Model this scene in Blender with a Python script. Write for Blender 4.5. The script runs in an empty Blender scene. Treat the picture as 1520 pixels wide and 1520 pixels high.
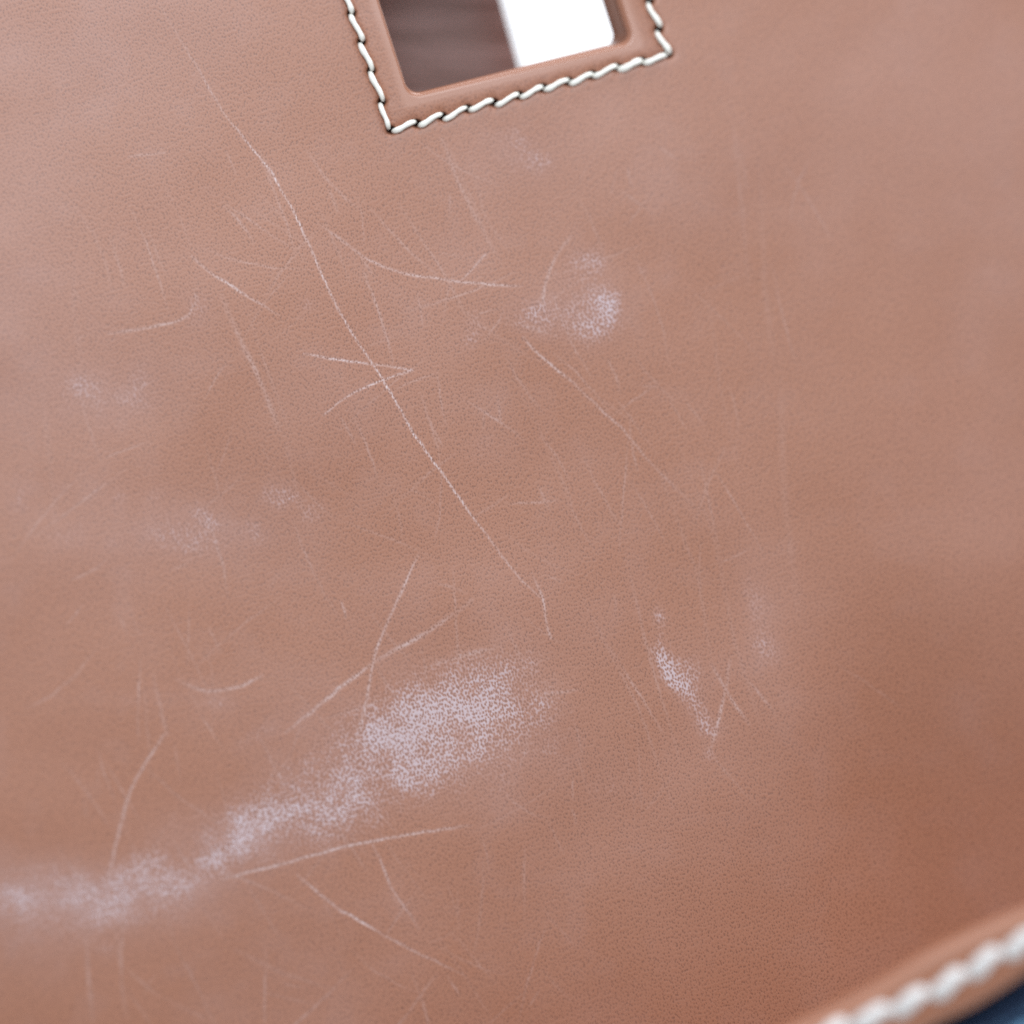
import bpy, math, random
import numpy as np
from mathutils import Matrix, Vector

rng = np.random.default_rng(7)
random.seed(7)

# ------------------------------------------------------------------ scene frame
# The bag leans back on a white table; everything is modelled in the bag's own
# axes (x right, y up the wall, z towards the photographer) and hung on its root.
S = 0.135 / 1520.0            # metres per photograph pixel on the wall
D = 0.45                      # camera distance from the wall
ROOT = Matrix.Translation((0, 0, 0.15)) @ Matrix.Rotation(math.radians(40), 4, 'X')

scene = bpy.context.scene
col = scene.collection

cam_data = bpy.data.cameras.new('camera')
cam = bpy.data.objects.new('camera', cam_data)
col.objects.link(cam)
cam.matrix_world = ROOT @ Matrix.Translation((0, 0, D))
cam_data.sensor_width = 36
cam_data.lens = 36 * D / 0.135
cam_data.clip_start = 0.02
cam_data.clip_end = 50
cam_data.dof.use_dof = True
cam_data.dof.focus_distance = D
cam_data.dof.aperture_fstop = 3.7
scene.camera = cam

world = bpy.data.worlds.new('World')
scene.world = world
world.use_nodes = True
wb = world.node_tree.nodes['Background']
wb.inputs['Color'].default_value = (0.86, 0.93, 1.0, 1)
wb.inputs['Strength'].default_value = 0.50


def area(name, local_pos, local_aim, size, power, color, world_space=False):
    l = bpy.data.lights.new(name, 'AREA')
    l.shape = 'RECTANGLE'
    l.size, l.size_y = size
    l.energy = power
    l.color = color
    o = bpy.data.objects.new(name, l)
    col.objects.link(o)
    p, a = Vector(local_pos), Vector(local_aim)
    if not world_space:
        p, a = ROOT @ p, ROOT @ a
    o.matrix_world = Matrix.Translation(p) @ (a - p).to_track_quat('-Z', 'Y').to_matrix().to_4x4()
    return o


area('window_light', (0.04, 0.62, 1.00), (0, 0, 0), (0.7, 0.6), 12.1, (0.93, 0.96, 1.0))
area('table_light', (0.30, 1.00, 1.00), (0.05, 0.40, 0.0), (0.7, 0.7), 17.0, (0.92, 0.96, 1.0), True)

scene.view_settings.view_transform = 'Standard'
scene.view_settings.look = 'None'
scene.view_settings.exposure = 0.0
scene.view_settings.gamma = 1.0
scene.cycles.use_denoising = False
scene.cycles.max_bounces = 6


# ------------------------------------------------------------------ helpers
def smooth(a, b, x):
    t = np.clip((x - a) / (b - a), 0, 1)
    return t * t * (3 - 2 * t)


def vnoise(x, y, cell, seed):
    r = np.random.default_rng(seed)
    n = 128
    g = r.random((n, n))
    fx, fy = np.asarray(x) / cell + 500.0, np.asarray(y) / cell + 500.0
    ix, iy = np.floor(fx).astype(int), np.floor(fy).astype(int)
    tx, ty = fx - ix, fy - iy
    tx, ty = tx * tx * (3 - 2 * tx), ty * ty * (3 - 2 * ty)
    a, b = g[ix % n, iy % n], g[(ix + 1) % n, iy % n]
    c, d = g[ix % n, (iy + 1) % n], g[(ix + 1) % n, (iy + 1) % n]
    return (a * (1 - tx) + b * tx) * (1 - ty) + (c * (1 - tx) + d * tx) * ty


def fbm(x, y, cell, seed, octaves=3):
    s, amp, tot = 0, 1.0, 0
    for k in range(octaves):
        s = s + amp * vnoise(x, y, cell / 2 ** k, seed + k)
        tot += amp
        amp *= 0.55
    return s / tot


def pt(px, py, z):
    """a point of the bag in its own axes: picture column / row on the wall, lifted z metres"""
    k = S * (D - z) / D
    return np.stack([(px - 760) * k, (760 - py) * k, z + 0 * px], -1)


def wall_z(px, py):
    """the relaxed, slightly tilted and buckled leather wall"""
    d = (px - 250) * 0.8275 - (py - 80) * 0.5615
    z = -1.40e-5 * d
    z = z - 0.0050 * smooth(1150, 1410, px - 0.16 * (py - 1100)) * smooth(820, 1420, py)
    b = np.clip((py - 1150) / 400, 0, 4)
    z = z - 0.0011 * b * b
    z = z + 0.0009 * (fbm(px, py, 420, 11, 2) - 0.5) + 0.00025 * (fbm(px, py, 150, 21, 2) - 0.5)
    return z


def mesh_obj(name, verts, faces, mats, parent=None, smooth_shade=True, fmat=None):
    me = bpy.data.meshes.new(name)
    verts = np.asarray(verts, dtype=np.float32)
    faces = np.asarray(faces, dtype=np.int32)
    nv, nf, k = len(verts), len(faces), faces.shape[1]
    me.vertices.add(nv)
    me.vertices.foreach_set('co', verts.ravel())
    me.loops.add(nf * k)
    me.loops.foreach_set('vertex_index', faces.ravel())
    me.polygons.add(nf)
    me.polygons.foreach_set('loop_start', np.arange(nf, dtype=np.int32) * k)
    me.polygons.foreach_set('loop_total', np.full(nf, k, dtype=np.int32))
    for m in (mats if isinstance(mats, (list, tuple)) else [mats]):
        me.materials.append(m)
    if fmat is not None:
        me.polygons.foreach_set('material_index', np.asarray(fmat, dtype=np.int32))
    me.polygons.foreach_set('use_smooth', np.full(nf, smooth_shade, dtype=bool))
    me.update(calc_edges=True)
    me.validate()
    o = bpy.data.objects.new(name, me)
    col.objects.link(o)
    if parent is not None:
        o.parent = parent
    return o


def add_attr(o, name, values):
    a = o.data.attributes.new(name, 'FLOAT', 'POINT')
    a.data.foreach_set('value', np.asarray(values, dtype=np.float32).ravel())


def tube(path, radii, sides=12, twist=0.0, ply=0.0):
    """verts and quads of a closed-end tube along a path"""
    path = np.asarray(path, float)
    n = len(path)
    tan = np.gradient(path, axis=0)
    tan /= np.linalg.norm(tan, axis=1)[:, None]
    up = np.array([0, 0, 1.0])
    vs, fs = [], []
    for i in range(n):
        a = np.cross(tan[i], up); a /= np.linalg.norm(a) + 1e-9
        b = np.cross(a, tan[i])
        th = np.linspace(0, 2 * math.pi, sides, endpoint=False)
        r = radii[i] * (1 + ply * np.cos(2 * th + twist * i / (n - 1)))
        vs.append(path[i] + (np.cos(th) * r)[:, None] * a + (np.sin(th) * r)[:, None] * b)
    vs = np.concatenate(vs)
    for i in range(n - 1):
        for j in range(sides):
            k = (j + 1) % sides
            fs.append((i * sides + j, i * sides + k, (i + 1) * sides + k, (i + 1) * sides + j))
    return vs, np.array(fs)


# ------------------------------------------------------------------ materials
class N:
    def __init__(self, name):
        self.m = bpy.data.materials.new(name)
        self.m.use_nodes = True
        self.t = self.m.node_tree
        self.b = self.t.nodes['Principled BSDF']

    def node(self, kind, **kw):
        n = self.t.nodes.new(kind)
        for k, v in kw.items():
            setattr(n, k, v)
        return n

    def put(self, sock, v):
        if isinstance(v, bpy.types.NodeSocket):
            self.t.links.new(v, sock)
        else:
            sock.default_value = v

    def math(self, op, a, b=0.0, c=0.0, clamp=False):
        n = self.node('ShaderNodeMath', operation=op, use_clamp=clamp)
        for s, v in zip(n.inputs, (a, b, c)):
            self.put(s, v)
        return n.outputs[0]

    def ramp(self, v, lo, hi, to0=0.0, to1=1.0):
        n = self.node('ShaderNodeMapRange', interpolation_type='SMOOTHSTEP')
        self.put(n.inputs['Value'], v)
        for k, x in (('From Min', lo), ('From Max', hi), ('To Min', to0), ('To Max', to1)):
            self.put(n.inputs[k], x)
        return n.outputs['Result']

    def mix(self, f, a, b, blend='MIX'):
        n = self.node('ShaderNodeMix', data_type='RGBA', blend_type=blend)
        self.put(n.inputs[0], f)
        self.put(n.inputs[6], a)
        self.put(n.inputs[7], b)
        return n.outputs[2]

    def attr(self, name):
        return self.node('ShaderNodeAttribute', attribute_name=name).outputs['Fac']

    def noise(self, vec, scale, detail=3.0, rough=0.5):
        n = self.node('ShaderNodeTexNoise')
        self.put(n.inputs['Vector'], vec)
        n.inputs['Scale'].default_value = scale
        n.inputs['Detail'].default_value = detail
        n.inputs['Roughness'].default_value = rough
        return n.outputs['Fac']

    def coord(self, rot=0.0, scale=(1, 1, 1), kind='POINT'):
        c = self.node('ShaderNodeTexCoord')
        mp = self.node('ShaderNodeMapping', vector_type=kind)
        mp.inputs['Rotation'].default_value = (0, 0, rot)
        mp.inputs['Scale'].default_value = scale
        self.t.links.new(c.outputs['Object'], mp.inputs['Vector'])
        return mp.outputs['Vector']

    def bump(self, h, dist, strength=1.0):
        n = self.node('ShaderNodeBump')
        self.put(n.inputs['Height'], h)
        n.inputs['Distance'].default_value = dist
        n.inputs['Strength'].default_value = strength
        self.put(self.b.inputs['Normal'], n.outputs['Normal'])


LEATHER = (0.318, 0.130, 0.073, 1)
SCUFF_AND_SHEEN = (0.53, 0.45, 0.49, 1)


def leather_material(name, worn=True, base=LEATHER):
    n = N(name)
    c = n.coord(math.radians(15), (1.0, 1.5, 1.0), 'TEXTURE')
    vo = n.node('ShaderNodeTexVoronoi', voronoi_dimensions='2D', feature='F1')
    n.put(vo.inputs['Vector'], c)
    vo.inputs['Scale'].default_value = 3050
    vo.inputs['Randomness'].default_value = 0.80
    d = vo.outputs['Distance']
    nz = n.node('ShaderNodeTexNoise', noise_dimensions='2D')
    n.put(nz.inputs['Vector'], c)
    nz.inputs['Scale'].default_value = 3800
    nz.inputs['Detail'].default_value = 0.6
    nzn = n.math('MULTIPLY_ADD', n.math('SUBTRACT', nz.outputs['Fac'], 0.5), 1.7, 0.5, True)
    h = n.math('ADD', n.math('MULTIPLY', d, 0.78), n.math('MULTIPLY', nzn, 0.40))   # low in the pores, high on the grain tops
    pore = n.ramp(h, 0.50, 0.17)
    mott = n.noise(n.coord(0.4, (1, 0.8, 1)), 42, 2.0, 0.5)
    basec = n.mix(n.ramp(mott, 0.3, 0.7), base, (base[0] * 1.05, base[1] * 1.10, base[2] * 1.18, 1))
    rough = 0.45
    bumped = h
    if worn:
        smoothed = n.math('SUBTRACT', 1.0, n.attr('burnish'))
        pore = n.math('MULTIPLY', pore, smoothed)
        rough = n.math('MULTIPLY_ADD', smoothed, 0.15, 0.30)
    basec = n.mix(n.math('MULTIPLY', pore, 0.70), basec, (base[0] * 0.46, base[1] * 0.42, base[2] * 0.44, 1))
    if worn:
        s = n.attr('scuff')
        l = n.attr('scratch')
        hz_sheen = n.attr('haze_sheen')
        dark = n.ramp(h, 0.24, 0.54, 0.15, 1.0)
        gate = n.math('ADD', n.math('MULTIPLY', s, 0.54), n.math('MULTIPLY', n.math('SUBTRACT', h, 0.50), 1.45))
        on = n.math('MULTIPLY', n.math('MULTIPLY', n.ramp(gate, 0.14, 0.66), n.ramp(s, 0.0, 0.75, 0.0, 1.0)), dark)
        on2 = n.math('MULTIPLY', n.math('MULTIPLY', l, 1.1, clamp=True), n.ramp(h, 0.26, 0.66, 0.12, 1.0))
        basec = n.mix(n.math('MULTIPLY', hz_sheen, 0.75), basec, SCUFF_AND_SHEEN)  # pale tint for scuff haze and for painted sheen
        basec = n.mix(n.math('MULTIPLY', s, 0.09), basec, SCUFF_AND_SHEEN)
        basec = n.mix(n.math('MULTIPLY', on, 0.74), basec, SCUFF_AND_SHEEN)
        basec = n.mix(n.math('MULTIPLY', on2, 0.84), basec, (0.63, 0.54, 0.55, 1))
        basec = n.mix(n.attr('pit_shade'), basec, (0.022, 0.020, 0.022, 1))  # shadow in the needle holes, painted near-black
        rough = n.math('MULTIPLY_ADD', s, 0.22, rough)
        bumped = n.math('SUBTRACT', n.math('MULTIPLY', h, smoothed), n.math('MULTIPLY', l, 1.1))
    n.put(n.b.inputs['Base Color'], basec)
    n.put(n.b.inputs['Roughness'], rough)
    n.b.inputs['Specular IOR Level'].default_value = 0.52
    n.bump(bumped, 0.00004, 0.45)
    return n.m


def edge_material():
    n = N('cut_leather_edge')
    c = n.coord(0, (1, 1, 0.4))
    f = n.noise(c, 900, 3)
    n.put(n.b.inputs['Base Color'], n.mix(f, (0.20, 0.085, 0.055, 1), (0.30, 0.14, 0.09, 1)))
    n.b.inputs['Roughness'].default_value = 0.32
    n.bump(f, 0.0001, 0.5)
    return n.m


def strap_material():
    n = N('dark_strap_leather')
    f = n.noise(n.coord(math.radians(11), (40, 620, 40)), 1.0, 4, 0.6)
    g = n.noise(n.coord(0), 2500, 2)
    n.put(n.b.inputs['Base Color'], n.mix(n.ramp(f, 0.40, 0.66), (0.130, 0.064, 0.052, 1), (0.25, 0.150, 0.138, 1)))
    n.b.inputs['Roughness'].default_value = 0.42
    n.b.inputs['Specular IOR Level'].default_value = 0.3
    n.bump(n.math('ADD', f, n.math('MULTIPLY', g, 0.4)), 0.00012, 0.6)
    return n.m


def thread_material(name='waxed_white_thread', lo=(0.82, 0.82, 0.75, 1), hi=(0.94, 0.94, 0.88, 1)):
    n = N(name)
    f = n.noise(n.coord(), 3500, 3)
    n.put(n.b.inputs['Base Color'], n.mix(f, lo, hi))
    n.b.inputs['Roughness'].default_value = 0.45
    n.bump(f, 0.00003, 0.6)
    return n.m


def denim_material():
    n = N('blue_denim')
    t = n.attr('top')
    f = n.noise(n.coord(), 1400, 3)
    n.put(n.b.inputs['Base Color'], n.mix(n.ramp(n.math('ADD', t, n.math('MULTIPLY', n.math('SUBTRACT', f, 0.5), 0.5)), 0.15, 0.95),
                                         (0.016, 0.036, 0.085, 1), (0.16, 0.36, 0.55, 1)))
    n.b.inputs['Roughness'].default_value = 0.85
    n.bump(f, 0.0002, 0.6)
    return n.m


def table_material():
    n = N('white_tabletop')
    f = n.noise(n.coord(), 40, 3)
    n.put(n.b.inputs['Base Color'], n.mix(f, (0.86, 0.87, 0.88, 1), (0.90, 0.905, 0.91, 1)))
    n.b.inputs['Roughness'].default_value = 0.6
    return n.m


M_WALL = leather_material('worn_tan_leather')
M_TRIM = leather_material('tan_trim_leather', worn=False, base=(0.345, 0.140, 0.076, 1))
M_EDGE = edge_material()
M_STRAP = strap_material()
M_THREAD = thread_material()
M_THREAD_SHADED = thread_material('shaded_thread', (0.60, 0.59, 0.58, 1), (0.72, 0.71, 0.70, 1))  # rim thread, darkened in colour for the weaker light there
M_DENIM = denim_material()
M_TABLE = table_material()

# ------------------------------------------------------------------ setting
tb = np.array([(-1.6, -1.2, -0.03), (1.6, -1.2, -0.03), (1.6, 2.0, -0.03), (-1.6, 2.0, -0.03),
               (-1.6, -1.2, 0.0), (1.6, -1.2, 0.0), (1.6, 2.0, 0.0), (-1.6, 2.0, 0.0)])
table = mesh_obj('tabletop', tb, [(0, 3, 2, 1), (4, 5, 6, 7), (0, 1, 5, 4), (1, 2, 6, 5), (2, 3, 7, 6), (3, 0, 4, 7)], M_TABLE, None, False)
table['kind'] = 'structure'
table['label'] = 'bright white tabletop seen through the slot behind the bag'

# ------------------------------------------------------------------ the bag
bag = bpy.data.objects.new('handbag', None)
col.objects.link(bag)
bag.matrix_world = ROOT
bag['label'] = 'open tan leather and blue denim handbag with scratched inner wall, stitched slot and dark strap'
bag['category'] = 'handbag'

# ---- the seam round the slot, read off the photograph (picture columns and rows)
SLOT_STITCHES = [
    ((497, -66), (511, -26)), ((507, -20), (523, 19)), ((520, 22), (539, 60)), ((534, 65), (553, 104)),
    ((549, 107), (569, 149)), ((564, 154), (577, 191)),
    ((583, 195), (616, 180)), ((622, 187), (655, 169)), ((659, 178), (692, 159)), ((697, 164), (731, 148)),
    ((736, 157), (769, 139)), ((773, 145), (805, 128)), ((808, 134), (843, 118)), ((846, 125), (879, 109)),
    ((880, 114), (915, 97)), ((918, 104), (952, 89)), ((955, 94), (989, 81)),
    ((995, 79), (974, 48)), ((981, 39), (961, 5)), ((967, -3), (948, -40)), ((953, -46), (935, -84))]

CORNER = np.array([608.0, 140.0])
EU = np.array([291, -73.0]); EU /= np.linalg.norm(EU)
EV = np.array([-40, -125.0]); EV /= np.linalg.norm(EV)
INL, INB, INR, INT = 5.0, 10.0, 24.0, 10.0        # how far the rolled lip runs in
O0 = CORNER - INL * EU - INB * EV
HU = 321 + INL + INR
HV = 260 + INB + INT
RAD = 20.0


def uv_to_px(u, v):
    return O0[0] + u * EU[0] + v * EV[0], O0[1] + u * EU[1] + v * EV[1]


_A = np.linalg.inv(np.array([EU, EV]).T)


def px_to_uv(x, y):
    return _A[0, 0] * (x - O0[0]) + _A[0, 1] * (y - O0[1]), _A[1, 0] * (x - O0[0]) + _A[1, 1] * (y - O0[1])


fc = [px_to_uv(x, y) for x in (-60, 1580) for y in (-60, 1580)]
UMIN, UMAX = min(c[0] for c in fc), max(c[0] for c in fc)
VMIN, VMAX = min(c[1] for c in fc), max(c[1] for c in fc)


def grid_lines(edge0, edge1, lo, hi, fine_at, base=2.05):
    def step(x):
        h = base
        for e in (edge0, edge1):
            h = min(h, 0.8 + 0.06 * abs(x - e))
        for e in fine_at:
            h = min(h, 1.15 + 0.10 * max(0, abs(x - e) - 12))
        over = max(lo - x, x - hi, 0)
        return h + over * 0.16
    def march(x, end):
        out = []
        sgn = 1 if end > x else -1
        while (end - x) * sgn > 0:
            x += sgn * step(x)
            out.append(x)
        return out
    left = march(edge0, lo - 420)
    right = march(edge1, hi + 420)
    mid = np.linspace(edge0, edge1, int((edge1 - edge0) / 2.05) + 1)
    return np.array(left[::-1] + list(mid) + right), len(left), len(left) + len(mid) - 1


su = [px_to_uv(*p) for s in SLOT_STITCHES for p in s]
fu = [np.mean([px_to_uv(*p)[0] for s in SLOT_STITCHES[2:6] for p in s]), np.mean([px_to_uv(*p)[0] for s in SLOT_STITCHES[17:20] for p in s])]
fv = [np.mean([px_to_uv(*p)[1] for s in SLOT_STITCHES[7:16] for p in s])]
ul, iu0, iu1 = grid_lines(0.0, HU, UMIN, UMAX, fu)
vl, iv0, iv1 = grid_lines(0.0, HV, VMIN, VMAX, fv)
nu, nv = len(ul), len(vl)
U, V = np.meshgrid(ul, vl, indexing='ij')


def round_corners(U, V):
    for cu, sgu in ((RAD, 1), (HU - RAD, -1)):
        for cv, sgv in ((RAD, 1), (HV - RAD, -1)):
            a, b = (cu - U) * sgu, (cv - V) * sgv
            k = (a > 0) & (b > 0)
            m = np.maximum(a, b)
            ln = np.hypot(a, b) + 1e-9
            w = 1 - smooth(RAD, 3.2 * RAD, m)
            f = 1 + (m / ln - 1) * w
            U = np.where(k, cu - sgu * a * f, U)
            V = np.where(k, cv - sgv * b * f, V)
    return U, V


U, V = round_corners(U, V)
PX, PY = uv_to_px(U, V)


# ---- distance helpers on the wall
def seg_dist(px, py, p, q):
    vx, vy = q[0] - p[0], q[1] - p[1]
    L2 = vx * vx + vy * vy + 1e-9
    t = np.clip(((px - p[0]) * vx + (py - p[1]) * vy) / L2, 0, 1)
    return np.hypot(px - p[0] - t * vx, py - p[1] - t * vy), t


def seam_offset(px, py):
    """lift of the wall near the slot: padded border, groove under the thread, needle holes"""
    z = np.zeros_like(px)
    u, v = px_to_uv(px, py)
    out = np.hypot(np.maximum(np.maximum(-u, u - HU), 0), np.maximum(np.maximum(-v, v - HV), 0))
    z += 0.00017 * smooth(46, 6, out)
    m = (px > 440) & (px < 1060) & (py > -140) & (py < 260)
    x, y = px[m], py[m]
    dmin = np.full(x.shape, 1e9)
    pit = np.zeros(x.shape)
    ends = []
    for s in SLOT_STITCHES:
        d, t = seg_dist(x, y, *s)
        dmin = np.minimum(dmin, d)
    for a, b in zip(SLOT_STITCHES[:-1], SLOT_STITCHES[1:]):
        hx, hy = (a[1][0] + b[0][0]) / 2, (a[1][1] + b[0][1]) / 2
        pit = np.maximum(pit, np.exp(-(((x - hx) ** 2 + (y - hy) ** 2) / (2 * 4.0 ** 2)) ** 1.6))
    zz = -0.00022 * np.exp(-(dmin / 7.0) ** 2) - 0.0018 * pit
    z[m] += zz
    pit_shade = np.zeros_like(px)
    pit_shade[m] = 0.85 * np.clip(pit * 1.1, 0, 1) ** 1.4  # shade of the needle holes, put into the leather colour
    return z, pit_shade, smooth(15, 2, out)


Z0 = wall_z(PX, PY)
LIFT, PIT_SHADE, BURNISH = seam_offset(PX, PY)
Z = Z0 + LIFT
verts = [pt(PX.ravel(), PY.ravel(), Z.ravel())]
idx = np.arange(nu * nv).reshape(nu, nv)
q = np.stack([idx[:-1, :-1], idx[1:, :-1], idx[1:, 1:], idx[:-1, 1:]], -1)
keep = np.ones(q.shape[:2], bool)
keep[iu0:iu1, iv0:iv1] = False
faces = [q[keep]]
fmat = [np.zeros(keep.sum(), int)]

# rolled lip and cut edge of the slot
loop = ([(i, iv0) for i in range(iu0, iu1)] + [(iu1, j) for j in range(iv0, iv1)] +
        [(i, iv1) for i in range(iu1, iu0, -1)] + [(iu0, j) for j in range(iv1, iv0, -1)])
li = np.array([l[0] for l in loop]); lj = np.array([l[1] for l in loop])
lu, lv = U[li, lj], V[li, lj]
lu2 = INL + lu * (HU - INL - INR) / HU
lv2 = INB + lv * (HV - INB - INT) / HV
lz = Z[li, lj]
prev = idx[li, lj]
base_n = nu * nv
slope = np.array([-1.4e-5 * 0.8275 / S, -1.4e-5 * 0.5615 / S])       # dz/dx, dz/dy (y up)
ring_px = [(PX[li, lj], PY[li, lj])]
steps = [(math.sin(a), 0.0008 * (1 - math.cos(a)), 0, 0.40 * math.sin(a)) for a in np.linspace(0, math.pi / 2, 9)[1:]]
steps += [(1.0, d, 1, f) for d, f in ((0.0011, .46), (0.0015, .60), (0.0021, .76), (0.0028, 0.90), (0.0035, 1.0))]
wr = smooth(HU * 0.93, HU - 2, lu)
for fr, dep, mt, frr in steps:
    fr = fr * (1 - wr) + frr * wr
    uu, vv = lu + (lu2 - lu) * fr, lv + (lv2 - lv) * fr
    x, y = uv_to_px(uu, vv)
    ring_px.append((x, y))
    p = pt(x, y, lz - dep)
    p[:, 0] += slope[0] * dep
    p[:, 1] += slope[1] * dep
    verts.append(p)
    cur = base_n + np.arange(len(loop))
    base_n += len(loop)
    faces.append(np.stack([prev, np.roll(prev, -1), np.roll(cur, -1), cur], -1))
    fmat.append(np.full(len(loop), mt))
    prev = cur
verts = np.concatenate(verts); faces = np.concatenate(faces); fmat = np.concatenate(fmat)
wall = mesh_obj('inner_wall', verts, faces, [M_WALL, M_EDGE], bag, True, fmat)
wall['label'] = 'tan leather inner wall with pale scratches and scuffs'

# ---- wear marks of the wall: hairline scratches, scuffs, soft haze, plus sheen painted into the colour
SCRATCHES = [  # points, half width, strength along the line
    ([(235, 5), (290, 95), (330, 165), (362, 205), (385, 232), (405, 258), (425, 295), (445, 333), (462, 370), (480, 412), (500, 455),
      (520, 490), (555, 543), (585, 590), (612, 640), (640, 680), (670, 722), (700, 765), (725, 798), (750, 832), (775, 862), (800, 885)],
     1.5, [.12, .22, .3, .45, .75, .95, .6, .9, .6, .85, .7, .8, 1, .75, .8, .75, .65, .55, .5, .42, .38, .4]),
    ([(385, 228), (395, 246), (409, 268)], 4.5, [.2, .5, .2]),
    ([(790, 850), (806, 890), (809, 915), (817, 946)], 2.6, [.15, .45, .5, .75]),
    ([(470, 330), (500, 352), (530, 375), (560, 393), (600, 406), (640, 412), (690, 419), (735, 423), (775, 424)], 2.0, [.2, .45, .5, .6, .85, .75, .7, .75, .2]),
    ([(595, 404), (640, 413)], 4.0, [.4, .3]),
    ([(683, 418), (700, 400), (722, 377)], 1.5, [.6, .5, .6]),
    ([(283, 380), (310, 403), (345, 425), (375, 445), (415, 468)], 1.7, [.4, .65, .6, .7, .3]),
    ([(160, 495), (200, 490), (255, 479), (280, 468), (292, 445), (288, 430)], 2.4, [.35, .5, .5, .4, .35, .1]),
    ([(450, 524), (490, 532), (550, 540), (612, 548)], 1.7, [.6, .75, .7, .75]),
    ([(612, 549), (590, 556), (560, 567), (530, 580), (505, 595), (480, 615)], 1.7, [.7, .6, .7, .6, .5, .35]),
    ([(848, 350), (828, 375), (815, 400), (808, 430), (803, 455)], 3.0, [.35, .4, .6, .45, .35]),
    ([(775, 500), (800, 527), (830, 552), (850, 568), (875, 592), (900, 615), (925, 638), (960, 680), (1000, 722), (1030, 750)],
     2.0, [.4, .6, .6, .5, .45, .5, .4, .2, .2, .15]),
    ([(622, 822), (608, 850), (590, 890), (570, 935), (558, 965), (550, 1000), (543, 1045), (530, 1100)], 2.6, [.35, .45, .55, .6, .7, .55, .5, .4]),
    ([(425, 1086), (460, 1058), (500, 1025), (530, 1002), (552, 985)], 3.3, [.35, .6, .7, .65, .7]),
    ([(552, 985), (585, 965), (640, 935), (700, 892)], 4.0, [.5, .42, .40, .3]),
    ([(645, 985), (700, 970), (735, 962)], 3.5, [.3, .4, .2]),
    ([(330, 1306), (385, 1290), (420, 1282), (470, 1268), (520, 1255), (560, 1247), (610, 1238), (650, 1232), (700, 1225)], 2.2, [.4, .75, .65, .8, .85, .85, .75, .8, .25]),
    ([(247, 1085), (230, 1110), (215, 1133), (200, 1160), (190, 1185), (180, 1220), (170, 1260), (162, 1300)], 2.6, [.35, .4, .75, .8, .6, .5, .45, .4]),
    ([(440, 1298), (465, 1320), (490, 1338), (502, 1349)], 1.8, [.3, .45, .5, .3]),
    ([(503, 1350), (530, 1365), (565, 1385)], 1.8, [.9, 1.0, .7]),
    ([(565, 1385), (590, 1399), (615, 1412), (650, 1428), (690, 1448)], 1.8, [.5, .5, .35, .35, .2]),
    ([(552, 1250), (570, 1290), (580, 1318), (600, 1345), (622, 1378)], 1.8, [.4, .5, .4, .45, .3]),
    ([(507, 893), (510, 902), (513, 918)], 1.6, [.9, .5, .2]),
    ([(262, 1008), (285, 1020), (305, 1026), (330, 1024), (360, 1018), (388, 1003)], 3.0, [.2, .5, .6, .5, .55, .5]),
    ([(1055, 985), (1075, 1020), (1090, 1045), (1112, 1075)], 2.6, [.3, .45, .35, .2]),
    ([(1083, 980), (1078, 1020), (1068, 1065), (1055, 1110)], 3.2, [.3, .25, .4, .3]),
    ([(190, 232), (245, 226)], 1.8, [.4, .35]),
    ([(128, 1380), (130, 1440), (138, 1515)], 4.0, [.25, .3, .25]),
    ([(1075, 665), (1050, 720), (1032, 770)], 3.0, [.15, .28, .1]),
    ([(655, 205), (680, 270), (705, 320), (735, 375)], 4.0, [.2, .28, .3, .2]),
    ([(329, 440), (350, 490), (375, 540), (400, 600), (415, 640)], 4.5, [.2, .28, .3, .3, .15]),
    ([(163, 350), (178, 395), (184, 425)], 3.0, [.2, .35, .15]),
    ([(228, 1000), (240, 1060), (248, 1090)], 3.5, [.2, .3, .25]),
    ([(915, 255), (908, 285)], 3.5, [.2, .3]),
    ([(1100, 230), (1108, 275)], 4.0, [.2, .22]),
    ([(430, 830), (400, 870)], 3.0, [.1, .2]),
    ([(540, 405), (560, 455), (575, 505), (583, 540)], 2.2, [.2, .28, .3, .2]),
    ([(395, 255), (425, 330), (440, 390)], 2.0, [.3, .25, .1]),
    ([(120, 1150), (128, 1210)], 3.0, [.1, .2]),
    ([(350, 1410), (420, 1445), (500, 1470)], 4.0, [.2, .2, .1]),
    ([(240, 1480), (300, 1510)], 4.0, [.15, .2]),
    ([(905, 960), (955, 1040), (985, 1090)], 2.2, [.15, .22, .1]),
    ([(1000, 1150), (960, 1200)], 3.0, [.2, .2]),
]
for k in range(290):           # faint stray hairlines, mostly running down the wall
    x, y = rng.uniform(80, 1240), rng.uniform(190, 1480)
    if (x > 900 and y > 1100) or (x > 980 and rng.random() < .75):
        continue
    a = rng.normal(1.10, 0.42)
    if rng.random() < .22:
        a = rng.normal(2.5, .35)
    L = rng.uniform(25, 190)
    bend = rng.normal(0, 0.14)
    pts = [(x + L * t * math.cos(a + bend * t), y + L * t * math.sin(a + bend * t)) for t in (0, .35, .7, 1)]
    st = rng.uniform(.05, .21)
    SCRATCHES.append((pts, rng.uniform(1.2, 2.6), [st * .3, st, st * rng.uniform(.5, 1.1), st * .3]))
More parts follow.
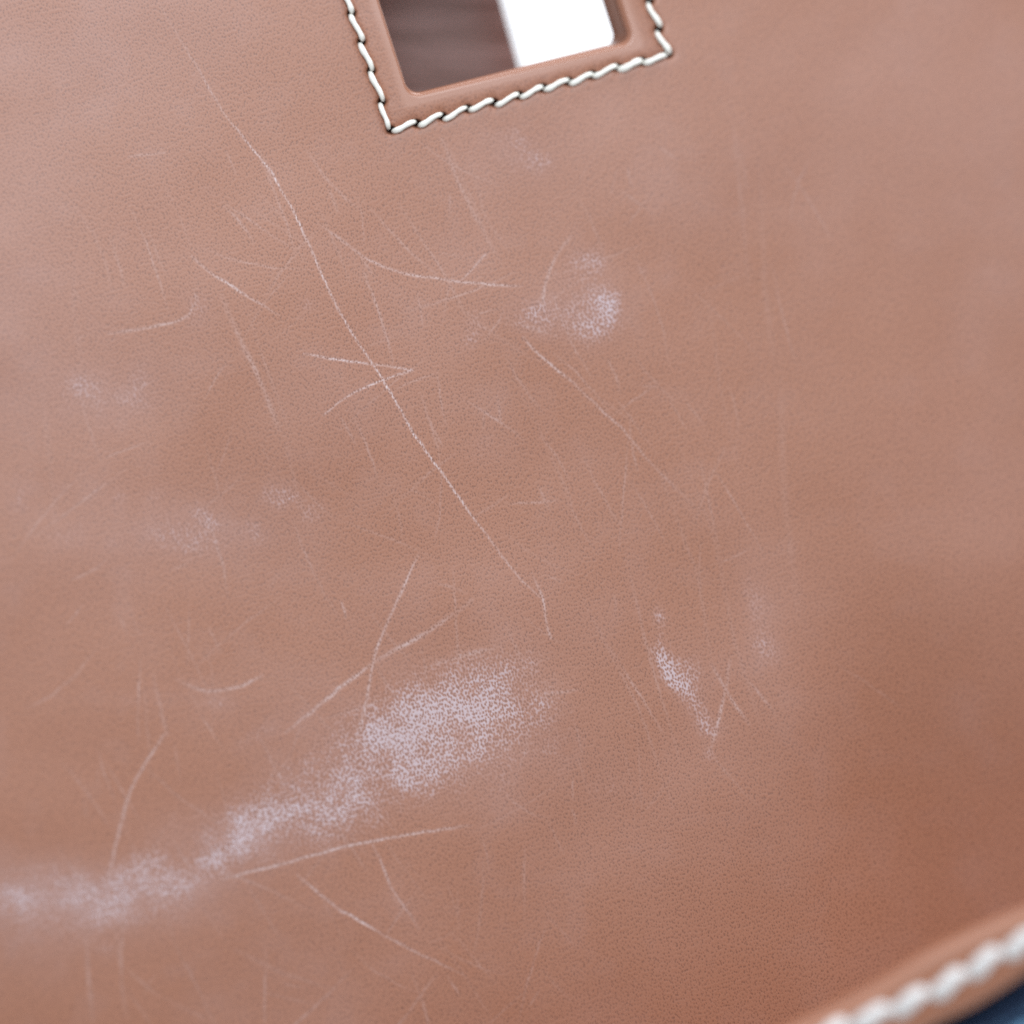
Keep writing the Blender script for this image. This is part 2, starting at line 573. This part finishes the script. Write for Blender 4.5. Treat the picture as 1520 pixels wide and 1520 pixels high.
for (x0, y0, x1, y1, w, st) in [(1085, 150, 1112, 430, 5, .10), (1128, 240, 1152, 570, 6, .09), (1158, 520, 1186, 920, 7, .10), (1050, 420, 1098, 700, 4, .08),
                                (975, 690, 1062, 1010, 3, .12), (930, 830, 1010, 1130, 2.5, .13), (1000, 640, 1090, 930, 3, .10), (590, 300, 700, 480, 2.5, .14), (540, 300, 660, 420, 2.2, .14),
                                (470, 300, 520, 420, 2.2, .14), (700, 250, 760, 380, 3, .12), (660, 205, 745, 395, 3, .14), (840, 560, 960, 640, 3, .10), (420, 640, 470, 820, 3, .10),
                                (1060, 780, 1130, 1080, 4, .09), (860, 880, 1000, 1200, 2.5, .11), (760, 560, 860, 800, 3, .07), (360, 440, 430, 640, 3, .13), (110, 380, 125, 560, 5, .09), (60, 560, 85, 800, 6, .09)]:
    mx, my = (x0 + x1) / 2 + rng.normal(0, 8), (y0 + y1) / 2 + rng.normal(0, 8)
    SCRATCHES.append(([(x0, y0), (mx, my), (x1, y1)], w, [st * .4, st, st * .5]))

BLOBS = [  # x, y, half length, half height, degrees (clockwise on the picture), strength
    (650, 1095, 170, 90, -25, .24), (400, 1220, 160, 60, -22, .20), (820, 1080, 90, 80, 0, .08), (760, 1180, 110, 50, 0, .07), (860, 450, 100, 70, 0, .07), (1010, 1010, 50, 80, -25, .08), (300, 780, 140, 60, 0, .07), (170, 580, 120, 50, 0, .06),
    (640, 1068, 85, 52, -22, .70), (595, 1095, 40, 40, -30, .55), (705, 1045, 26, 45, -10, .55), (752, 1000, 14, 18, 0, .60),
    (720, 1050, 60, 60, -20, .28), (770, 1045, 40, 40, 0, .22), (800, 1050, 14, 22, 0, .25), (790, 985, 14, 18, 0, .18),
    (548, 1095, 30, 52, 15, .45), (615, 1130, 26, 22, 0, .50), (612, 1165, 26, 12, 20, .60), (645, 1150, 55, 22, -15, .30),
    (690, 1120, 60, 30, -15, .25), (552, 1180, 22, 20, 0, .55), (510, 1160, 50, 40, -35, .40), (470, 1195, 55, 28, -25, .42),
    (444, 1216, 18, 12, 20, .62), (500, 1220, 40, 22, -20, .30), (395, 1215, 45, 22, -20, .40), (362, 1238, 26, 18, -10, .60), (345, 1215, 14, 10, 40, .35),
    (306, 1277, 22, 17, 10, .70), (340, 1262, 34, 20, -25, .50), (375, 1240, 40, 22, -25, .35), (425, 1205, 60, 36, -25, .28), (240, 1305, 50, 22, -10, .58), (275, 1318, 40, 14, -20, .48), (205, 1290, 30, 16, 0, .40),
    (150, 1325, 75, 26, -6, .50), (180, 1350, 40, 16, 0, .38), (70, 1325, 60, 26, 8, .48), (25, 1322, 40, 20, 10, .42), (45, 1335, 12, 26, 25, .40), (8, 1345, 18, 14, 0, .55),
    (90, 1362, 100, 26, 0, .30), (50, 1405, 45, 20, 0, .28), (260, 1365, 30, 12, -10, .22), (325, 1363, 10, 10, 0, .25), (155, 1410, 12, 10, 0, .28),
    (890, 462, 26, 28, 20, .78), (905, 450, 14, 18, 0, .35), (872, 392, 22, 26, 60, .42), (862, 420, 40, 40, 0, .15), (812, 465, 26, 22, 0, .38), (785, 478, 40, 22, 10, .32),
    (860, 492, 50, 26, 0, .25), (700, 480, 16, 24, -20, .28), (700, 500, 22, 18, 0, .18), (765, 225, 40, 26, 10, .30), (805, 240, 24, 18, 0, .28), (760, 190, 30, 22, 0, .2),
    (955, 403, 8, 6, 0, .40), (990, 412, 18, 8, 0, .15),
    (983, 968, 12, 24, -15, .62), (990, 990, 14, 22, -15, .62), (1008, 1022, 13, 28, -30, .58), (1020, 1000, 22, 34, -20, .40), (1030, 1045, 11, 24, -30, .46), (1044, 1072, 9, 22, -25, .38), (980, 915, 8, 14, -10, .38),
    (1050, 1122, 8, 10, 0, .40), (1060, 1080, 14, 16, 0, .25), (1136, 968, 24, 22, 0, .34), (1125, 900, 18, 42, -12, .26), (1112, 868, 10, 14, 0, .2), (820, 1108, 18, 14, 40, .28),
    (115, 572, 32, 20, 20, .34), (128, 600, 48, 32, 0, .20), (210, 558, 14, 18, 0, .32), (205, 590, 30, 20, 0, .18), (303, 768, 22, 14, 30, .48), (285, 805, 50, 26, 10, .30), (240, 790, 30, 20, 0, .18),
    (408, 733, 26, 15, 10, .48), (425, 745, 20, 12, 0, .30), (465, 762, 16, 18, 60, .30), (370, 790, 26, 14, 0, .25), (230, 735, 18, 10, -30, .22),
    (32, 742, 20, 26, 0, .24), (85, 728, 10, 12, 0, .22), (95, 795, 34, 20, 0, .20), (165, 805, 14, 14, 0, .18), (190, 860, 30, 18, 0, .15), (15, 870, 20, 30, 0, .15),
    (175, 740, 10, 12, 0, .28), (292, 462, 12, 22, 10, .30), (280, 440, 30, 14, 0, .15), (458, 455, 16, 12, 0, .26), (310, 280, 16, 10, 30, .22), (240, 300, 30, 24, 0, .12),
    (325, 1036, 26, 14, 15, .38), (190, 1042, 10, 6, 0, .25), (700, 600, 60, 40, 0, .10), (560, 620, 60, 50, 0, .10), (720, 665, 30, 20, 0, .12), (820, 680, 60, 40, 0, .10),
    (380, 1090, 40, 14, -35, .22), (900, 1170, 30, 20, 0, .16), (640, 740, 40, 40, 0, .10), (70, 420, 50, 40, 0, .12), (490, 370, 40, 30, 0, .10),
    (1180, 1310, 60, 20, 10, .10), (560, 720, 30, 20, 0, .12), (255, 1225, 40, 20, -10, .12)]


def wear_and_sheen(px, py):
    scr = np.zeros(px.shape)
    wx = px + 7 * (fbm(px, py, 40, 31, 2) - 0.5) * 2
    wy = py + 7 * (fbm(px, py, 40, 41, 2) - 0.5) * 2
    lx = px + 2.0 * (vnoise(px, py, 14, 51) - 0.5)
    ly = py + 2.0 * (vnoise(px, py, 14, 52) - 0.5)
    streak = fbm(px * 0.8 + py * 0.3, py * 0.8 - px * 0.3, 22, 61, 3)
    # (blocks keep this quick: a mark is only worked out near itself)
    for pts, w, st in SCRATCHES:
        if w > 1.9 and max(st) > .35:
            st = [v * 0.72 for v in st]
        elif w >= 2.9:
            st = [v * 0.6 for v in st]
        st = [st[0] * 0.45] + list(st[1:-1]) + [st[-1] * 0.45]
        for (p, q_, a, b) in zip(pts[:-1], pts[1:], st[:-1], st[1:]):
            r = 4 * w + 3
            m = np.nonzero((px > min(p[0], q_[0]) - r) & (px < max(p[0], q_[0]) + r) & (py > min(p[1], q_[1]) - r) & (py < max(p[1], q_[1]) + r))[0]
            if len(m) == 0:
                continue
            d, t = seg_dist(lx[m], ly[m], p, q_)
            val = (a + (b - a) * t) * np.exp(-(d / (w * 0.78)) ** 2)
            scr[m] = np.maximum(scr[m], val)
    scr *= (0.70 + 0.6 * vnoise(px, py, 9, 71)) * (0.55 + 0.85 * vnoise(px, py, 34, 72))
    sc = np.zeros(px.shape)
    for (x, y, rx, ry, deg, st) in BLOBS:
        r = 2.2 * max(rx, ry)
        m = np.nonzero((np.abs(px - x) < r) & (np.abs(py - y) < r))[0]
        if len(m) == 0:
            continue
        if x < 560 and y > 1130 and rx < 150:
            ry, rx, st = ry * 1.5, rx * 1.2, st * 0.64
        c, s = math.cos(math.radians(deg)), math.sin(math.radians(deg))
        st = st * 0.84
        dx, dy = wx[m] - x, wy[m] - y
        a, b = (dx * c + dy * s) / rx, (-dx * s + dy * c) / ry
        g = st * np.exp(-(a * a + b * b) * 0.85)
        sc[m] = 1 - (1 - sc[m]) * (1 - g)
    sc = sc * (0.70 + 0.55 * smooth(0.25, 0.75, streak))
    hz_sheen = 0.050 * smooth(0.35, 0.85, fbm(px, py, 150, 81, 5)) + 0.03 * smooth(0.5, 0.8, fbm(px, py, 45, 91, 3))
    for (x, y, rx, ry, st) in [(40, 480, 170, 420, .075), (290, 790, 180, 70, .07), (160, 580, 130, 60, .06), (850, 440, 110, 70, .05), (640, 1100, 230, 110, .05), (140, 1328, 190, 42, .13), (350, 1245, 110, 42, .10), (120, 60, 260, 160, .06), (1330, 130, 330, 190, .075), (1470, 330, 160, 300, .06), (1130, 930, 60, 160, .05), (60, 1380, 160, 110, .06), (800, 260, 200, 100, .04), (1450, 800, 140, 220, .04)]:  # haze round the scuffs, and milky sheen painted left, top and right
        hz_sheen = hz_sheen + st * np.exp(-((px - x) / rx) ** 2 - ((py - y) / ry) ** 2) * (0.7 + 0.6 * fbm(px, py, 90, 95, 3))
    hz_sheen = hz_sheen * (1 - 0.3 * smooth(900, 1300, px)) + 0.06 * sc
    return scr, np.clip(sc, 0, 1), hz_sheen


allx = np.concatenate([PX.ravel()] + [r[0] for r in ring_px[1:]])
ally = np.concatenate([PY.ravel()] + [r[1] for r in ring_px[1:]])
scr, sc, hz_sheen = wear_and_sheen(allx, ally)
add_attr(wall, 'scratch', scr)
add_attr(wall, 'scuff', sc)
add_attr(wall, 'haze_sheen', hz_sheen)
extra = len(allx) - PIT_SHADE.size
add_attr(wall, 'pit_shade', np.concatenate([PIT_SHADE.ravel(), np.zeros(extra)]))
add_attr(wall, 'burnish', np.concatenate([BURNISH.ravel(), np.ones(extra)]))


# ---- thread of the slot seam, one stitch at a time
def stitch(name, p, q_, zfun, r, lift, parent, wob=1.0, sides=12, n=17, mat=None, tip=0.72):
    t = np.linspace(0, 1, n)
    x = p[0] + (q_[0] - p[0]) * t
    y = p[1] + (q_[1] - p[1]) * t
    L = math.hypot(q_[0] - p[0], q_[1] - p[1])
    nx, ny = -(q_[1] - p[1]) / L, (q_[0] - p[0]) / L
    s = wob * 0.024 * L * np.sin(2 * math.pi * t) + rng.normal(0, 0.012) * L * np.sin(math.pi * t)
    x, y = x + nx * s, y + ny * s
    arch = 1 - np.abs(2 * t - 1) ** 6
    z = zfun(x, y) + lift * arch - r * 1.6 * (1 - arch)
    path = pt(x, y, z)
    rad = r * (tip + (1 - tip) * (1 - np.abs(2 * t - 1) ** (6 if tip > 0.6 else 2.6))) * (1 + 0.05 * np.sin(5 * math.pi * t + rng.uniform(0, 6)))
    v, f = tube(path, rad, sides, twist=rng.uniform(4, 6), ply=0.10)
    return mesh_obj(name, v, f, mat or M_THREAD, parent)


for p, q_ in SLOT_STITCHES:
    a, b = np.array(p, float), np.array(q_, float)
    e = (b - a) / np.linalg.norm(b - a) * -0.6
    r = 0.000365 * rng.uniform(0.94, 1.08)
    if p == (918, 104):
        r *= 1.25
    stitch('stitch', a - e, b + e, wall_z, r, 0.00022, wall, wob=1.0 if p[1] > 90 and q_[0] > p[0] + 20 else 0.8)

# ---- strap behind the slot
sx = [np.array([(380, -160), (735, -40), (776, 118), (440, 330)])]
nu_, nv_ = 24, 24
aa, bb = np.meshgrid(np.linspace(0, 1, nu_), np.linspace(0, 1, nv_), indexing='ij')
tl, tr, br, bl = np.array([330., -420]), np.array([631., -420]), np.array([836., 330]), np.array([470., 420])
P = ((tl * (1 - aa[..., None]) + tr * aa[..., None]) * (1 - bb[..., None]) + (bl * (1 - aa[..., None]) + br * aa[..., None]) * bb[..., None])
SZ = -0.030
zs = SZ + 0.0015 * np.sin(aa * math.pi) - 0.0035 * (2 * np.abs(aa - 0.5)) ** 6 * 0.4
top = pt(P[..., 0].ravel(), P[..., 1].ravel(), zs.ravel())
bot = top.copy(); bot[:, 2] -= 0.0035
ii = np.arange(nu_ * nv_).reshape(nu_, nv_)
qq = np.stack([ii[:-1, :-1], ii[:-1, 1:], ii[1:, 1:], ii[1:, :-1]], -1).reshape(-1, 4)
per = np.concatenate([ii[:, 0], ii[-1, 1:], ii[-2::-1, -1], ii[0, -2:0:-1]])
side = np.stack([per, np.roll(per, -1), np.roll(per, -1) + nu_ * nv_, per + nu_ * nv_], -1)
strap = mesh_obj('strap', np.concatenate([top, bot]), np.concatenate([qq, qq[:, ::-1] + nu_ * nv_, side]), M_STRAP, bag)
strap['label'] = 'dark brown strap behind the slot'

# ---- near rim: bound edge of the front wall
RIM_Z = 0.034
RIM_IN = [(620, 1750), (900, 1625), (1060, 1552), (1173, 1499), (1278, 1446), (1357, 1398), (1436, 1359), (1515, 1326), (1640, 1270), (1850, 1170)]
RIM_OUT = [(760, 1850), (1040, 1700), (1240, 1588), (1330, 1545), (1392, 1512), (1440, 1490), (1490, 1460), (1545, 1425), (1690, 1350), (1900, 1250)]


RIM_IN = [(x + 10, y + 17) for x, y in RIM_IN]
RIM_OUT = [(x + 4, y + 6) for x, y in RIM_OUT]


def resample(pts, n):
    pts = np.array(pts, float)
    k = np.linspace(0, len(pts) - 1, n)
    out = []
    for s in k:
        i = min(int(s), len(pts) - 2)
        t = s - i
        p0, p1, p2, p3 = pts[max(i - 1, 0)], pts[i], pts[i + 1], pts[min(i + 2, len(pts) - 1)]
        out.append(0.5 * (2 * p1 + (p2 - p0) * t + (2 * p0 - 5 * p1 + 4 * p2 - p3) * t * t + (3 * p1 - p0 - 3 * p2 + p3) * t ** 3))
    return np.array(out)


nr = 140
ri, ro = resample(RIM_IN, nr), resample(RIM_OUT, nr)
prof = []
T = 0.0034
for a in np.linspace(-90, 90, 9):                    # inner round
    prof.append((0.10 - 0.10 * math.cos(math.radians(a)), T / 2 * math.sin(math.radians(a))))
for t in np.linspace(0.2, 0.8, 9):
    prof.append((t, T / 2 + 0.0007 * math.sin(math.pi * t) - 0.0004 * math.exp(-((t - 0.42) / 0.12) ** 2)))
for a in np.linspace(90, -90, 9):
    prof.append((0.90 + 0.10 * math.cos(math.radians(a)), T / 2 * math.sin(math.radians(a))))
prof = np.array(prof)
rv = []
for i in range(nr):
    p = ri[i] + (ro[i] - ri[i]) * prof[:, :1]
    rv.append(pt(p[:, 0], p[:, 1], RIM_Z + prof[:, 1]))
rv = np.concatenate(rv)
m_ = len(prof)
rf = [(i * m_ + j, i * m_ + (j + 1) % m_, (i + 1) * m_ + (j + 1) % m_, (i + 1) * m_ + j) for i in range(nr - 1) for j in range(m_)]
rim = mesh_obj('rim_binding', rv, rf, M_TRIM, bag)
rim['label'] = 'smooth tan binding along the near rim'

cent = np.array([(1080, 1590), (1138, 1563), (1196, 1538), (1254, 1513), (1316, 1491), (1372, 1466), (1427, 1436), (1480, 1406), (1534, 1378), (1590, 1350), (1646, 1322)], float) + np.array([6.0, 9.0])
for i in range(len(cent) - 1):
    a, b = cent[i], cent[i + 1]
    e = (b - a) / np.linalg.norm(b - a)
    nrm = np.array([-e[1], e[0]])
    p, q_ = a + nrm * 7 - e * 0, b - nrm * 7 + e * 0
    stitch('stitch', p, q_, lambda x, y: 0 * x + RIM_Z + T / 2 + 0.0003, 0.00116, 0.0005, rim, wob=0.8, sides=14, mat=M_THREAD_SHADED, tip=0.46)

# ---- denim front hanging outside the rim
na, nb = 420, 150
ro_l = resample(RIM_OUT, na)
ri_l = resample(RIM_IN, na)
dirn = (ro_l - ri_l); dirn /= np.linalg.norm(dirn, axis=1)[:, None]
w = np.linspace(-22, 420, nb)
GX = ro_l[:, None, 0] + dirn[:, None, 0] * w[None]
GY = ro_l[:, None, 1] + dirn[:, None, 1] * w[None]
along = np.linspace(0, 1, na)[:, None] * 1480 + 0 * w[None]
W = w[None] + 0 * along
rowp = 26.0
row = (W + 6 * (vnoise(along, W, 60, 5) - .5)) / rowp
colm = (along + 13 * (np.floor(row) % 2)) / 34.0
tb_ = np.abs(np.sin(math.pi * row)) ** 0.8 * (0.45 + 0.55 * np.abs(np.sin(math.pi * colm)) ** 0.8)
tb_ = tb_ * (0.8 + 0.4 * vnoise(along, W, 17, 6))
ZZ = RIM_Z - 0.0052 + 0.0016 * tb_ + 0.0022 * smooth(18, 55, W) - 0.022 * np.clip(W - 60, 0, None) / 360 * 2.2
DV = pt(GX.ravel(), GY.ravel(), ZZ.ravel())
ii = np.arange(na * nb).reshape(na, nb)
qq = np.stack([ii[:-1, :-1], ii[:-1, 1:], ii[1:, 1:], ii[1:, :-1]], -1).reshape(-1, 4)
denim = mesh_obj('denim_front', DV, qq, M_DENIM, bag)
add_attr(denim, 'top', (tb_ * (0.12 + 0.88 * smooth(30, 62, W))).ravel())  # yarn colour darkened beside the binding as painted seam shadow
denim['label'] = 'coarse blue denim outside the near rim'

# ---- lining of the front wall, from the rim down to the foot of the inner wall
nl = 60
a_ = resample(RIM_IN, nl)
lv_ = []
for k, t in enumerate(np.linspace(0, 1, 16)):
    off = np.array([0.46, 0.89]) * (14 + 160 * t ** 1.5)
    x, y = a_[:, 0] + off[0], a_[:, 1] + off[1]
    zb = wall_z(x, y) - 0.004
    lv_.append(pt(x, y, (RIM_Z - 0.0012) * (1 - t) + zb * t))
lv_ = np.concatenate(lv_)
ii = np.arange(16 * nl).reshape(16, nl)
qq = np.stack([ii[:-1, :-1], ii[:-1, 1:], ii[1:, 1:], ii[1:, :-1]], -1).reshape(-1, 4)
lining = mesh_obj('front_lining', lv_, qq, M_TRIM, bag)
